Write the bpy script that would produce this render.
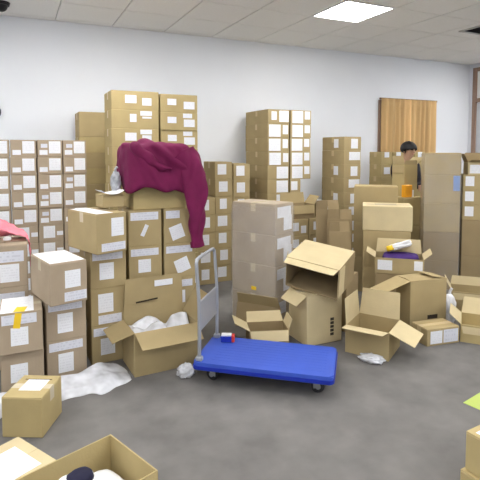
import bpy, bmesh, math, random
from mathutils import Vector, Matrix, Euler, noise

# ------------------------------------------------------------------ clear
for o in list(bpy.data.objects):
    bpy.data.objects.remove(o)
SC = bpy.context.scene
COL = SC.collection
R = math.radians
rnd = random.Random(7)

# ------------------------------------------------------------------ camera
cam_d = bpy.data.cameras.new('camera')
cam_d.sensor_width = 36.0
cam_d.lens = 36.0
cam_d.clip_start = 0.05
cam = bpy.data.objects.new('camera', cam_d)
COL.objects.link(cam)
cam.location = (-0.05, -0.075, 1.5)
cam.rotation_euler = (R(90 - 3.5), 0, R(-25.0))
cam_d.shift_y = -0.1263          # the picture is a crop from below the lens axis
SC.camera = cam

# ------------------------------------------------------------------ world, exposure, light
w = bpy.data.worlds.new('world')
SC.world = w
w.use_nodes = True
w.node_tree.nodes['Background'].inputs[0].default_value = (0.75, 0.85, 1.0, 1)
w.node_tree.nodes['Background'].inputs[1].default_value = 0.6
SC.view_settings.view_transform = 'Standard'
SC.view_settings.look = 'None'
SC.view_settings.gamma = 1.0
SC.view_settings.use_curve_mapping = False
SC.view_settings.exposure = 0.0
PANEL_STRENGTH = 33.0
PANEL_XY = [(x, y) for x in (-1.73, 0.67, 3.07, 6.07) for y in (3.93, 1.53, -0.87)]

# ------------------------------------------------------------------ materials
def mat(name, col, rough=0.8, var=0.0, scale=6.0, bump=0.0, bscale=60.0, metal=0.0, spec=0.3, stretch=(1, 1, 1), coat=0.0):
    m = bpy.data.materials.new(name)
    m.use_nodes = True
    nt = m.node_tree
    b = nt.nodes['Principled BSDF']
    b.inputs['Roughness'].default_value = rough
    b.inputs['Metallic'].default_value = metal
    b.inputs['Specular IOR Level'].default_value = spec
    b.inputs['Coat Weight'].default_value = coat
    b.inputs['Base Color'].default_value = (*col, 1)
    tc = nt.nodes.new('ShaderNodeTexCoord')
    mp = nt.nodes.new('ShaderNodeMapping')
    mp.inputs['Scale'].default_value = stretch
    nt.links.new(tc.outputs['Object'], mp.inputs['Vector'])
    if var > 0:
        n = nt.nodes.new('ShaderNodeTexNoise')
        n.inputs['Scale'].default_value = scale
        n.inputs['Detail'].default_value = 5
        nt.links.new(mp.outputs['Vector'], n.inputs['Vector'])
        rp = nt.nodes.new('ShaderNodeValToRGB')
        rp.color_ramp.elements[0].position = 0.3
        rp.color_ramp.elements[1].position = 0.7
        rp.color_ramp.elements[0].color = (*[c * (1 - var) for c in col], 1)
        rp.color_ramp.elements[1].color = (*[min(1, c * (1 + var)) for c in col], 1)
        nt.links.new(n.outputs['Fac'], rp.inputs['Fac'])
        nt.links.new(rp.outputs['Color'], b.inputs['Base Color'])
    if bump > 0:
        n2 = nt.nodes.new('ShaderNodeTexNoise')
        n2.inputs['Scale'].default_value = bscale
        n2.inputs['Detail'].default_value = 4
        nt.links.new(mp.outputs['Vector'], n2.inputs['Vector'])
        bp = nt.nodes.new('ShaderNodeBump')
        bp.inputs['Strength'].default_value = bump
        bp.inputs['Distance'].default_value = 0.01
        nt.links.new(n2.outputs['Fac'], bp.inputs['Height'])
        nt.links.new(bp.outputs['Normal'], b.inputs['Normal'])
    return m

def emit(name, col, s):
    m = bpy.data.materials.new(name)
    m.use_nodes = True
    nt = m.node_tree
    nt.nodes.remove(nt.nodes['Principled BSDF'])
    e = nt.nodes.new('ShaderNodeEmission')
    e.inputs[0].default_value = (*col, 1)
    e.inputs[1].default_value = s
    nt.links.new(e.outputs[0], nt.nodes['Material Output'].inputs[0])
    return m

def print_mat(name, paper, ink, lines=7, amount=0.55):
    """white paper with rows of small printed marks (UV space)"""
    m = bpy.data.materials.new(name)
    m.use_nodes = True
    nt = m.node_tree
    b = nt.nodes['Principled BSDF']
    b.inputs['Roughness'].default_value = 0.6
    uv = nt.nodes.new('ShaderNodeTexCoord')
    sp = nt.nodes.new('ShaderNodeSeparateXYZ')
    nt.links.new(uv.outputs['UV'], sp.inputs[0])
    def M(op, a, bb):
        n = nt.nodes.new('ShaderNodeMath'); n.operation = op
        for i, v in enumerate((a, bb)):
            if v is None: continue
            if isinstance(v, (int, float)): n.inputs[i].default_value = v
            else: nt.links.new(v, n.inputs[i])
        return n.outputs[0]
    row = M('MULTIPLY', sp.outputs[1], lines)
    fr = M('FRACT', row, None)
    rowmask = M('MULTIPLY', M('GREATER_THAN', fr, 0.35), M('LESS_THAN', fr, 0.8))
    rid = M('FLOOR', row, None)
    cx = nt.nodes.new('ShaderNodeCombineXYZ')
    nt.links.new(M('MULTIPLY', sp.outputs[0], 14), cx.inputs[0])
    nt.links.new(M('MULTIPLY', rid, 3.7), cx.inputs[1])
    ob = nt.nodes.new('ShaderNodeObjectInfo')
    nt.links.new(M('MULTIPLY', ob.outputs['Random'], 50), cx.inputs[2])
    ns = nt.nodes.new('ShaderNodeTexNoise')
    ns.inputs['Scale'].default_value = 1.0
    nt.links.new(cx.outputs[0], ns.inputs['Vector'])
    ink_m = M('GREATER_THAN', ns.outputs['Fac'], 0.5)
    edge = M('MULTIPLY', M('MULTIPLY', M('GREATER_THAN', sp.outputs[0], 0.08), M('LESS_THAN', sp.outputs[0], 0.92)),
             M('MULTIPLY', M('GREATER_THAN', sp.outputs[1], 0.08), M('LESS_THAN', sp.outputs[1], 0.92)))
    fac = M('MULTIPLY', M('MULTIPLY', M('MULTIPLY', rowmask, ink_m), edge), amount)
    mx = nt.nodes.new('ShaderNodeMix'); mx.data_type = 'RGBA'
    nt.links.new(fac, mx.inputs['Factor'])
    mx.inputs['A'].default_value = (*paper, 1)
    mx.inputs['B'].default_value = (*ink, 1)
    nt.links.new(mx.outputs['Result'], b.inputs['Base Color'])
    return m

def film_mat(name, alpha, col=(0.85, 0.87, 0.9), rough=0.25):
    m = bpy.data.materials.new(name)
    m.use_nodes = True
    nt = m.node_tree
    b = nt.nodes['Principled BSDF']
    b.inputs['Base Color'].default_value = (*col, 1)
    b.inputs['Roughness'].default_value = rough
    b.inputs['Specular IOR Level'].default_value = 0.6
    tc = nt.nodes.new('ShaderNodeTexCoord')
    n = nt.nodes.new('ShaderNodeTexNoise'); n.inputs['Scale'].default_value = 9
    nt.links.new(tc.outputs['Object'], n.inputs['Vector'])
    mr = nt.nodes.new('ShaderNodeMapRange')
    mr.inputs['To Min'].default_value = max(0, alpha * 0.6)
    mr.inputs['To Max'].default_value = min(1, alpha * 1.3)
    mr.inputs['From Min'].default_value = 0.3
    mr.inputs['From Max'].default_value = 0.7
    nt.links.new(n.outputs['Fac'], mr.inputs['Value'])
    nt.links.new(mr.outputs[0], b.inputs['Alpha'])
    return m

MT = {}
def cb(name, col):
    MT[name] = mat('cardboard_' + name, col, 0.85, 0.07, 5.0, 0.12, 90.0, spec=0.15)
cb('tan', (0.42, 0.33, 0.175))
cb('yellow', (0.46, 0.365, 0.18))
cb('brown', (0.33, 0.25, 0.14))
cb('rosy', (0.41, 0.33, 0.24))
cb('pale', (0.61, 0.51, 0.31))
cb('grey', (0.45, 0.38, 0.29))
MT['tape'] = mat('packing_tape', (0.55, 0.43, 0.23), 0.3, 0.05, spec=0.5)
MT['cleartape'] = mat('clear_tape', (0.66, 0.58, 0.42), 0.25, 0.05, spec=0.6)
MT['label'] = print_mat('paper_label', (0.83, 0.85, 0.90), (0.35, 0.35, 0.4), 7, 0.18)
MT['strip'] = print_mat('strip_label', (0.70, 0.72, 0.80), (0.35, 0.37, 0.45), 3, 0.3)
MT['ink'] = mat('printed_ink', (0.06, 0.05, 0.04), 0.7)
MT['slot'] = mat('slot_dark', (0.04, 0.03, 0.02), 0.9)
MT['wall'] = mat('wall_paint', (0.85, 0.88, 0.935), 0.75, 0.015, 1.5, 0.03, 150)
MT['tile'] = mat('ceiling_tile', (0.84, 0.84, 0.83), 0.9, 0.02, 40, 0.1, 250)
MT['grid'] = mat('ceiling_grid', (0.55, 0.55, 0.55), 0.6)
MT['carpet'] = mat('carpet_grey', (0.185, 0.178, 0.17), 0.95, 0.16, 5, 0.35, 400, spec=0.1)
MT['white'] = mat('white_plastic', (0.8, 0.8, 0.8), 0.4)
MT['black'] = mat('black_plastic', (0.015, 0.015, 0.018), 0.45)
MT['panel'] = emit('light_diffuser', (1.0, 0.985, 0.96), PANEL_STRENGTH)
MT['blue'] = mat('blue_plastic', (0.045, 0.10, 0.50), 0.42, 0.05, 8, spec=0.4)
MT['blueedge'] = mat('blue_rubber', (0.012, 0.03, 0.36), 0.5)
MT['steel'] = mat('grey_painted_steel', (0.36, 0.38, 0.42), 0.35, metal=0.3, spec=0.5)
MT['rubber'] = mat('wheel_rubber', (0.03, 0.03, 0.035), 0.6)
MT['maroon'] = mat('maroon_cloth', (0.16, 0.012, 0.065), 0.75, 0.12, 9, 0.15, 300, spec=0.2)
MT['pink'] = mat('pink_cloth', (0.90, 0.27, 0.34), 0.7, 0.15, 12, spec=0.2)
MT['navy'] = mat('navy_cloth', (0.015, 0.015, 0.04), 0.8)
MT['purple'] = mat('purple_cloth', (0.06, 0.025, 0.16), 0.8, 0.2, 15)
MT['curtain'] = mat('tan_curtain', (0.66, 0.45, 0.22), 0.85, 0.30, 3.0, spec=0.1, stretch=(1.9, 1, 0.03))
MT['wood'] = mat('brown_wood', (0.30, 0.20, 0.15), 0.55, 0.2, 4, stretch=(8, 8, 0.6))
MT['glass'] = mat('frosted_glass', (0.55, 0.58, 0.62), 0.25, spec=0.6)
MT['glasspale'] = mat('pale_panel', (0.75, 0.76, 0.74), 0.4)
MT['film'] = film_mat('plastic_film', 0.8, (0.86, 0.88, 0.94))
MT['wrap'] = film_mat('stretch_wrap', 0.16, (0.75, 0.75, 0.78), 0.2)
MT['paper'] = mat('white_paper', (0.82, 0.83, 0.86), 0.6)
MT['orange'] = mat('orange_pack', (0.80, 0.36, 0.02), 0.45)
MT['yellowp'] = mat('yellow_pack', (0.85, 0.58, 0.03), 0.5)
MT['red'] = mat('red_print', (0.6, 0.05, 0.04), 0.5)
MT['green'] = mat('yellow_green_paper', (0.44, 0.54, 0.13), 0.6)
MT['bluelab'] = mat('blue_label', (0.20, 0.32, 0.62), 0.5)
MT['skin'] = mat('skin', (0.55, 0.34, 0.23), 0.55, spec=0.3)
MT['hair'] = mat('black_hair', (0.012, 0.011, 0.012), 0.5, bump=0.4, bscale=80)
MT['darkcloth'] = mat('dark_jacket', (0.03, 0.028, 0.035), 0.85)
MT['trouser'] = mat('dark_trousers', (0.03, 0.035, 0.06), 0.85)
MT['eye'] = mat('eye', (0.02, 0.015, 0.01), 0.2)
MT['lip'] = mat('lip', (0.42, 0.17, 0.14), 0.5)
MT['greybag'] = mat('grey_bag', (0.40, 0.42, 0.45), 0.4, 0.35, 30)

# ------------------------------------------------------------------ helpers
def link(name, me, m=None, parent=None, loc=(0, 0, 0), rot=(0, 0, 0)):
    o = bpy.data.objects.new(name, me)
    COL.objects.link(o)
    o.location = loc
    o.rotation_euler = rot
    if parent: o.parent = parent
    if m is not None and me is not None and not me.materials:
        me.materials.append(m)
    return o

def thing(name, label, cat, loc=(0, 0, 0), rot=(0, 0, 0), group=None):
    o = link(name, None, loc=loc, rot=rot)
    tag(o, label, cat, group)
    return o

def tag(o, label, cat, group=None):
    n = len(label.replace(',', ' ').split())
    if not 4 <= n <= 16: print('LABEL LENGTH', n, label)
    o['label'] = label
    o['category'] = cat
    if group: o['group'] = group
    return o

def structure(o):
    o['kind'] = 'structure'
    return o

_cache = {}
def bm_to_mesh(bm, name='m', smooth=False):
    me = bpy.data.meshes.new(name)
    bm.normal_update()
    bm.to_mesh(me); bm.free()
    if smooth:
        for p in me.polygons: p.use_smooth = True
    return me

def bm_box(bm, x0, x1, y0, y1, z0, z1):
    vs = [bm.verts.new((x, y, z)) for z in (z0, z1) for y in (y0, y1) for x in (x0, x1)]
    for f in ((0, 2, 3, 1), (4, 5, 7, 6), (0, 1, 5, 4), (2, 6, 7, 3), (0, 4, 6, 2), (1, 3, 7, 5)):
        bm.faces.new([vs[i] for i in f])
    return vs

def box_me(w, d, h, m, bevel=0.0, z0=0.0):
    """box centred in x,y standing on z0, mesh shared between alike pieces"""
    k = ('box', round(w, 4), round(d, 4), round(h, 4), m.name, bevel, round(z0, 4))
    if k in _cache: return _cache[k]
    bm = bmesh.new()
    bm_box(bm, -w / 2, w / 2, -d / 2, d / 2, z0, z0 + h)
    if bevel > 0:
        bmesh.ops.bevel(bm, geom=bm.edges[:], offset=bevel, segments=1, affect='EDGES')
    me = bm_to_mesh(bm, 'box')
    me.materials.append(m)
    _cache[k] = me
    return me

def plate_me(w, h, m, t=0.0012):
    """label plate: in XZ, centred, facing -Y, with UV on it"""
    k = ('plate', round(w, 4), round(h, 4), m.name, t)
    if k in _cache: return _cache[k]
    bm = bmesh.new()
    bm_box(bm, -w / 2, w / 2, -t, 0.0, -h / 2, h / 2)
    uvl = bm.loops.layers.uv.new('uv')
    for f in bm.faces:
        for l in f.loops:
            l[uvl].uv = (l.vert.co.x / w + 0.5, l.vert.co.z / h + 0.5)
    me = bm_to_mesh(bm, 'plate')
    me.materials.append(m)
    _cache[k] = me
    return me

def put_label(root, W, D, H, face, u0, v0, u1, v1, m, name='label', tilt=0.0):
    """a flat sticker on one face of a W x D x H carton; u,v are fractions of the face"""
    fw = W if face in 'fbt' else D
    fh = D if face == 't' else H
    lw, lh = (u1 - u0) * fw, (v1 - v0) * fh
    cu, cv = ((u0 + u1) / 2 - 0.5) * fw, (v0 + v1) / 2 * fh
    me = plate_me(lw, lh, m)
    e = 0.0022 if m is MT['yellowp'] else 0.0005
    if face == 'f': loc, rot = (cu, -D / 2 - e, cv), (0, tilt, 0)
    elif face == 'l': loc, rot = (-W / 2 - e, -cu, cv), (0, tilt, R(-90))
    elif face == 'r': loc, rot = (W / 2 + e, cu, cv), (0, tilt, R(90))
    else: loc, rot = (cu, cv - D / 2, H + e), (R(-90), 0, tilt)
    return link(name, me, None, root, loc, rot)

def carton(label, loc, w, d, h, m='tan', yaw=0.0, group=None, labels=(), flaps=True, tape='tape', name='carton', rot=None, side_tape=True):
    """closed carton: body, two top flaps meeting in the middle, tape and stickers"""
    root = thing(name, label, 'carton', loc, rot if rot else (0, 0, yaw), group)
    M = MT[m]
    ft = 0.004
    if flaps:
        link('body', box_me(w, d, h - ft, M, 0.004), None, root)
        fd = d / 2 - 0.003
        for s in (-1, 1):
            link('flap', box_me(w - 0.004, fd, ft, M, 0.0), None, root, (0, s * d / 4, h - ft - 0.0002))
    else:
        link('body', box_me(w, d, h, M, 0.004), None, root)
    if tape:
        T = MT[tape]
        link('tape', box_me(w - 0.004, 0.05, 0.001, T), None, root, (0, 0, h - 0.0002))
        if side_tape:
            for s in (-1, 1):
                link('tape', box_me(0.001, 0.05, min(0.07, h * 0.4), T), None, root, (s * (w / 2 + 0.0003), 0, h - min(0.07, h * 0.4) - 0.001))
    for L in labels:
        put_label(root, w, d, h, L[0], L[1], L[2], L[3], L[4], MT[L[5] if len(L) > 5 else 'label'], tilt=(L[6] if len(L) > 6 else 0))
    return root

def flap_me(w, L, m, taper=0.03, t=0.004):
    """flap hinged on the x axis, pointing up z"""
    k = ('flap', round(w, 4), round(L, 4), m.name, taper)
    if k in _cache: return _cache[k]
    bm = bmesh.new()
    tp = taper * w
    pts = [(-w / 2, 0), (w / 2, 0), (w / 2 - tp, L), (-w / 2 + tp, L)]
    a = [bm.verts.new((x, -t / 2, z)) for x, z in pts]
    b = [bm.verts.new((x, t / 2, z)) for x, z in pts]
    bm.faces.new(a); bm.faces.new(b[::-1])
    for i in range(4):
        j = (i + 1) % 4
        bm.faces.new((a[j], a[i], b[i], b[j]))
    me = bm_to_mesh(bm, 'flap')
    me.materials.append(m)
    _cache[k] = me
    return me

def open_carton(label, loc, w, d, h, rot=(0, 0, 0), m='tan', fm=None, flaps={}, flen=None, labels=(), group=None, slot=None, name='open_carton'):
    """open carton: walls and bottom in one body, each flap its own piece; flap angle 0 up, 90 out, 180 hanging"""
    root = thing(name, label, 'carton', loc, rot, group)
    M = MT[m]
    t = 0.006
    bm = bmesh.new()
    bm_box(bm, -w / 2, w / 2, -d / 2, d / 2, 0, t)
    bm_box(bm, -w / 2, w / 2, -d / 2, -d / 2 + t, t, h)
    bm_box(bm, -w / 2, w / 2, d / 2 - t, d / 2, t, h)
    bm_box(bm, -w / 2, -w / 2 + t, -d / 2 + t, d / 2 - t, t, h)
    bm_box(bm, w / 2 - t, w / 2, -d / 2 + t, d / 2 - t, t, h)
    me = bm_to_mesh(bm, 'open_body')
    link('body', me, M, root)
    FM = MT[fm] if fm else M
    for side, a in flaps.items():
        L = (flen or {}).get(side, min(w, d) * 0.48)
        ang = R(a)
        if side == 'f': me, lo, ro = flap_me(w - 0.01, L, FM), (0, -d / 2 + 0.003, h), (ang, 0, 0)
        elif side == 'b': me, lo, ro = flap_me(w - 0.01, L, FM), (0, d / 2 - 0.003, h), (-ang, 0, 0)
        elif side == 'l': me, lo, ro = flap_me(d - 0.01, L, FM), (-w / 2 + 0.003, 0, h), (ang, 0, R(-90))
        else: me, lo, ro = flap_me(d - 0.01, L, FM), (w / 2 - 0.003, 0, h), (ang, 0, R(90))
        link('flap', me, None, root, lo, ro)
    for L in labels:
        put_label(root, w, d, h, L[0], L[1], L[2], L[3], L[4], MT[L[5] if len(L) > 5 else 'label'], tilt=(L[6] if len(L) > 6 else 0))
    if slot:
        put_label(root, w, d, h, *slot, MT['slot'], name='hand_hole')
    return root

def tube_me(pts, rad, m, seg=10, closed=False, smooth=True, cap=True, fold=0.0, seed=0.0, fscale=12.0):
    """swept tube through pts, radius constant or per point, optional cloth folds"""
    bm = bmesh.new()
    n = len(pts)
    P = [Vector(p) for p in pts]
    rad = rad if isinstance(rad, (list, tuple)) else [rad] * n
    rings = []
    prev = None
    for i in range(n):
        t = (P[min(i + 1, n - 1)] - P[max(i - 1, 0)]).normalized()
        if prev is None:
            a = t.orthogonal().normalized()
        else:
            a = (prev - t * prev.dot(t)).normalized()
        prev = a
        b = t.cross(a)
        ring = []
        for k in range(seg):
            th = 2 * math.pi * k / seg
            v = a * math.cos(th) + b * math.sin(th)
            r = rad[i]
            q = P[i] + v * r
            if fold:
                q += v * fold * noise.noise(Vector((q.x * fscale, q.y * fscale, q.z * fscale * 0.45 + seed)))
            ring.append(bm.verts.new(q))
        rings.append(ring)
    for i in range(n - 1):
        for k in range(seg):
            k2 = (k + 1) % seg
            bm.faces.new((rings[i][k], rings[i][k2], rings[i + 1][k2], rings[i + 1][k]))
    if cap:
        bm.faces.new(rings[0][::-1]); bm.faces.new(rings[-1])
    bmesh.ops.recalc_face_normals(bm, faces=bm.faces[:])
    me = bm_to_mesh(bm, 'tube', smooth)
    me.materials.append(m)
    return me

def spline(pts, n=6):
    out = []
    P = [Vector(p) for p in pts]
    for i in range(len(P) - 1):
        p0, p1, p2, p3 = P[max(i - 1, 0)], P[i], P[i + 1], P[min(i + 2, len(P) - 1)]
        for k in range(n):
            t = k / n
            out.append(0.5 * ((2 * p1) + (p2 - p0) * t + (2 * p0 - 5 * p1 + 4 * p2 - p3) * t * t + (3 * p1 - p0 - 3 * p2 + p3) * t ** 3))
    out.append(P[-1])
    return out

def lump_me(sx, sy, sz, m, seed=0.0, amp=0.15, fs=2.0, power=2.5, sub=4, flat=True):
    """crumpled soft lump standing on z=0"""
    bm = bmesh.new()
    bmesh.ops.create_icosphere(bm, subdivisions=sub, radius=1.0)
    for v in bm.verts:
        c = v.co.normalized()
        k = (abs(c.x) ** power + abs(c.y) ** power + abs(c.z) ** power) ** (-1 / power)
        c = c * k
        nz = noise.noise(c * fs + Vector((seed, seed * 2, 0))) + 0.5 * noise.noise(c * fs * 2.3 + Vector((0, seed, seed)))
        c = c * (1 + amp * nz)
        v.co = Vector((c.x * sx / 2, c.y * sy / 2, c.z * sz / 2 + sz / 2))
        if flat: v.co.z = max(0.002, v.co.z)
    me = bm_to_mesh(bm, 'lump', True)
    me.materials.append(m)
    return me

def corner(fl, yaw, w, d):
    """centre of a w x d footprint whose front left corner is fl"""
    a = R(yaw)
    return (fl[0] + math.cos(a) * w / 2 - math.sin(a) * d / 2, fl[1] + math.sin(a) * w / 2 + math.cos(a) * d / 2)

ORD = ['topmost', 'second from top', 'third from top', 'fourth from top', 'fifth from top', 'sixth from top', 'seventh from top',
       'eighth from top', 'ninth from top', 'tenth from top', 'eleventh from top', 'twelfth from top', 'thirteenth from top']

def stack_col(x0, x1, yf, depth, heights, m, look, where, group, sticker, yaw=0.0, jit=0.004, z0=0.0, tape='tape', flaps_top=True, origin=None):
    """one column of cartons, heights listed from the top down"""
    z = z0 + sum(heights)
    for i, h in enumerate(heights):
        z -= h
        w = x1 - x0 - 0.008
        d = depth - 0.008
        jx = rnd.uniform(-jit, jit) * 0.8
        jy = rnd.uniform(-jit, jit)
        cx, cy = (x0 + x1) / 2 + jx, yf + depth / 2 + jy
        carton(f'{look}, {ORD[i]} {where}', (cx, cy, z), w, d, h - 0.0006, m if isinstance(m, str) else m[i % len(m)], yaw, group,
               sticker(i), flaps=(i == 0 and flaps_top), tape=tape)

# ------------------------------------------------------------------ room shell
H = 2.89
X0, X1, Y0, Y1 = -2.63, 6.73, -2.4, 5.55
def slab(name, x0, x1, y0, y1, z0, z1, m):
    return structure(link(name, box_me(x1 - x0, y1 - y0, z1 - z0, MT[m]), None, None, ((x0 + x1) / 2, (y0 + y1) / 2, z0)))
slab('floor', X0 - 0.1, X1 + 0.1, Y0 - 0.1, Y1 + 0.1, -0.1, 0.0, 'carpet')
slab('wall_back', X0 - 0.1, X1 + 0.1, Y1, Y1 + 0.1, 0, H + 0.1, 'wall')
slab('wall_front', X0 - 0.1, X1 + 0.1, Y0 - 0.1, Y0, 0, H + 0.1, 'wall')
slab('wall_left', X0 - 0.1, X0, Y0, Y1, 0, H + 0.1, 'wall')
slab('wall_right', X1, X1 + 0.1, Y0, Y1, 0, H + 0.1, 'wall')
slab('baseboard_back', X0, X1, Y1 - 0.012, Y1, 0.0, 0.09, 'grid')
slab('baseboard_right', X1 - 0.012, X1, Y0, 3.9, 0.0, 0.09, 'grid')
ceil = slab('ceiling', X0, X1, Y0, Y1, H + 0.012, H + 0.1, 'grid')
# individual ceiling tiles, recessed joints between them
gx = [2.77 + 0.6 * k for k in range(-9, 8)]
gy = [3.63 + 0.6 * k for k in range(-11, 4)]
panel_cells = {(round(px - 0.3, 2), round(py - 0.3, 2)) for px, py in PANEL_XY}
vent_cell = (4.57, 3.7)
for x in gx:
    for y in gy:
        a0, a1, b0, b1 = max(x, X0), min(x + 0.6, X1), max(y, Y0), min(y + 0.6, Y1)
        if a1 - a0 < 0.03 or b1 - b0 < 0.03: continue
        if (round(x, 2), round(y, 2)) in panel_cells: continue
        g = 0.006
        t = link('ceiling_tile', box_me(a1 - a0 - 2 * g, b1 - b0 - 2 * g, 0.014, MT['tile'], 0.002), None, ceil)
        t.location = ((a0 + a1) / 2 - ceil.location.x, (b0 + b1) / 2 - ceil.location.y, H - ceil.location.z)
# lit ceiling panels
WHERE = {(3.07, 3.93): 'square white ceiling light panel glowing above the cartons',
         (0.67, 3.93): 'square ceiling light panel above the maroon jacket',
         (6.07, 3.93): 'square ceiling light panel beside the dark ceiling vent'}
ordn = ['first', 'second', 'third', 'fourth', 'fifth', 'sixth', 'seventh', 'eighth', 'ninth']
q = 0
for px, py in PANEL_XY:
    lab = WHERE.get((px, py))
    if not lab:
        lab = f'{ordn[q]} square ceiling light panel of the rows nearer the camera'; q += 1
    p = thing('ceiling_light', lab, 'light', (px, py, H), group='square ceiling light panels')
    bm = bmesh.new()
    for s in (-1, 1):
        bm_box(bm, -0.297, 0.297, s * 0.297 - (0.02 if s > 0 else 0), s * 0.297 + (0.02 if s < 0 else 0), -0.004, 0.011)
        bm_box(bm, s * 0.297 - (0.02 if s > 0 else 0), s * 0.297 + (0.02 if s < 0 else 0), -0.277, 0.277, -0.004, 0.011)
    link('frame', bm_to_mesh(bm), MT['white'], p)
    link('diffuser', box_me(0.554, 0.554, 0.006, MT['panel']), None, p, (0, 0, 0.002))
# ceiling vent, right edge of the picture
v = thing('ceiling_vent', 'dark slatted air vent in the ceiling near the right wall', 'vent', (4.88, 3.82, H))
bm = bmesh.new()
for s in (-1, 1):
    bm_box(bm, -0.2, 0.2, s * 0.185 - 0.015, s * 0.185 + 0.015, -0.012, -0.0005)
    bm_box(bm, s * 0.185 - 0.015, s * 0.185 + 0.015, -0.17, 0.17, -0.012, -0.0005)
link('frame', bm_to_mesh(bm), MT['grid'], v)
link('backing', box_me(0.34, 0.34, 0.002, MT['black']), None, v, (0, 0, -0.0025))
for k in range(7):
    link('slat', box_me(0.34, 0.03, 0.002, MT['rubber']), None, v, (0, -0.144 + 0.048 * k, -0.009), (R(25), 0, 0))
# dome camera on the ceiling, top left
c = thing('dome_camera', 'small black dome fixture on the ceiling at the left edge', 'camera', (-0.14, 5.06, H))
bm = bmesh.new()
bmesh.ops.create_cone(bm, cap_ends=True, segments=28, radius1=0.07, radius2=0.078, depth=0.03)
link('base', bm_to_mesh(bm), MT['black'], c, (0, 0, -0.0155))
bm = bmesh.new()
bmesh.ops.create_uvsphere(bm, u_segments=24, v_segments=12, radius=0.058)
link('dome', bm_to_mesh(bm, smooth=True), MT['black'], c, (0, 0, -0.03))
# dark round fixture on the back wall at the left edge
c = thing('wall_fixture', 'small round dark fixture on the white wall at left edge', 'round_fixture', (-0.262, Y1, 1.895))
bm = bmesh.new()
bmesh.ops.create_cone(bm, cap_ends=True, segments=32, radius1=0.085, radius2=0.08, depth=0.035)
link('case', bm_to_mesh(bm), MT['black'], c, (0, -0.018, 0), (R(90), 0, 0))
bm = bmesh.new()
bmesh.ops.create_cone(bm, cap_ends=True, segments=32, radius1=0.066, radius2=0.066, depth=0.004)
link('face', bm_to_mesh(bm), MT['white'], c, (0, -0.037, 0), (R(90), 0, 0))

# curtained window in the back wall
wn = structure(link('window_1', None, loc=(5.39, Y1, 0)))
bm = bmesh.new()
for s in (-1, 1): bm_box(bm, s * 0.53 - 0.03, s * 0.53 + 0.03, -0.03, 0.0, 0.75, 2.24)
bm_box(bm, -0.5, 0.5, -0.03, 0, 2.18, 2.24); bm_box(bm, -0.5, 0.5, -0.03, 0, 0.75, 0.81); bm_box(bm, -0.02, 0.02, -0.03, 0, 0.81, 2.18)
link('window_frame', bm_to_mesh(bm), MT['wood'], wn)
for s in (-1, 1): link('pane', box_me(0.46, 0.008, 1.37, MT['glass']), None, wn, (s * 0.25, -0.01, 0.81))
cu = thing('curtain', 'tan and brown pleated curtain hanging over the back window', 'curtain', (5.39, Y1 - 0.075, 0))
def curtain_me(w, z0, z1, m, ph, n=110, nz=12, amp=0.03):
    bm = bmesh.new()
    g = []
    for j in range(nz + 1):
        z = z0 + (z1 - z0) * j / nz
        row = []
        for i in range(n + 1):
            u = i / n
            a = amp * (0.6 + 0.4 * (1 - j / nz))
            y = a * math.sin(u * 2 * math.pi * 5 + ph + 0.8 * math.sin(u * 9 + ph)) + 0.004 * math.sin(z * 4 + u * 5)
            row.append(bm.verts.new(((u - 0.5) * w, y, z)))
        g.append(row)
    for j in range(nz):
        for i in range(n):
            bm.faces.new((g[j][i], g[j][i + 1], g[j + 1][i + 1], g[j + 1][i]))
    me = bm_to_mesh(bm, 'curtain', True)
    me.materials.append(m)
    return me
for nm, cx, ww, ph in (('left_panel', -0.26, 0.58, 0.3), ('right_panel', 0.29, 0.54, 2.1)):
    o = link('curtain_panel', curtain_me(ww, 0.6, 2.26, MT['curtain'], ph), None, cu, (cx, 0, 0))
    md = o.modifiers.new('s', 'SOLIDIFY'); md.thickness = 0.003
link('curtain_rail', box_me(1.14, 0.02, 0.025, MT['wood']), None, cu, (0, 0.03, 2.245))

# framed opening in the right wall by the corner
wn = structure(link('window_2', None, loc=(X1, 4.72, 0)))
bm = bmesh.new()
for y in (-0.70, 0.70): bm_box(bm, -0.04, 0, y - 0.035, y + 0.035, 0.0, 2.82)
bm_box(bm, -0.04, 0, -0.665, 0.665, 2.76, 2.82); bm_box(bm, -0.04, 0, -0.665, 0.665, 2.27, 2.33)
bm_box(bm, -0.04, 0, -0.03, 0.03, 0.0, 2.27)
link('window_frame', bm_to_mesh(bm), MT['wood'], wn)
link('pane', box_me(0.01, 1.33, 0.43, MT['glasspale']), None, wn, (-0.012, 0, 2.33))
for s in (-1, 1): link('pane', box_me(0.01, 0.635, 2.25, MT['glass']), None, wn, (-0.012, s * 0.3475, 0.01))

# ------------------------------------------------------------------ stacks along the back wall
def st_a(i):
    r = rnd.random()
    s = 0.0 if i < 5 else -0.28
    L = [('f', 0.46 + s, 0.22, 0.93 + s, 0.93)]
    L.append(('f', 0.08, 0.14, 0.40, 0.42) if s == 0 else ('f', 0.72, 0.35, 0.98, 0.6))
    if r > 0.6 and s == 0: L.append(('f', 0.14, 0.55, 0.40, 0.78, 'strip'))
    return L
acols = [(-0.50, -0.275, 'edge column'), (-0.275, -0.05, 'outer column'), (-0.05, 0.175, 'left column'), (0.175, 0.40, 'middle column'), (0.40, 0.62, 'right column')]
for a, b, nm in acols[1:]:
    stack_col(a - 0.05, b - 0.05, 4.75, 0.34, [0.1593] * 10, 'rosy', 'rosy carton', f'in {nm} of the low left wall stack', 'low left wall stack', st_a, tape='cleartape')
stack_col(0.545, 0.83, 5.13, 0.37, [0.26] + [0.1635] * 10, ['tan', 'yellow'], 'plain carton', 'of narrow stack behind the low left wall stack', 'narrow plain stack', lambda i: [], tape='tape')

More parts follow.
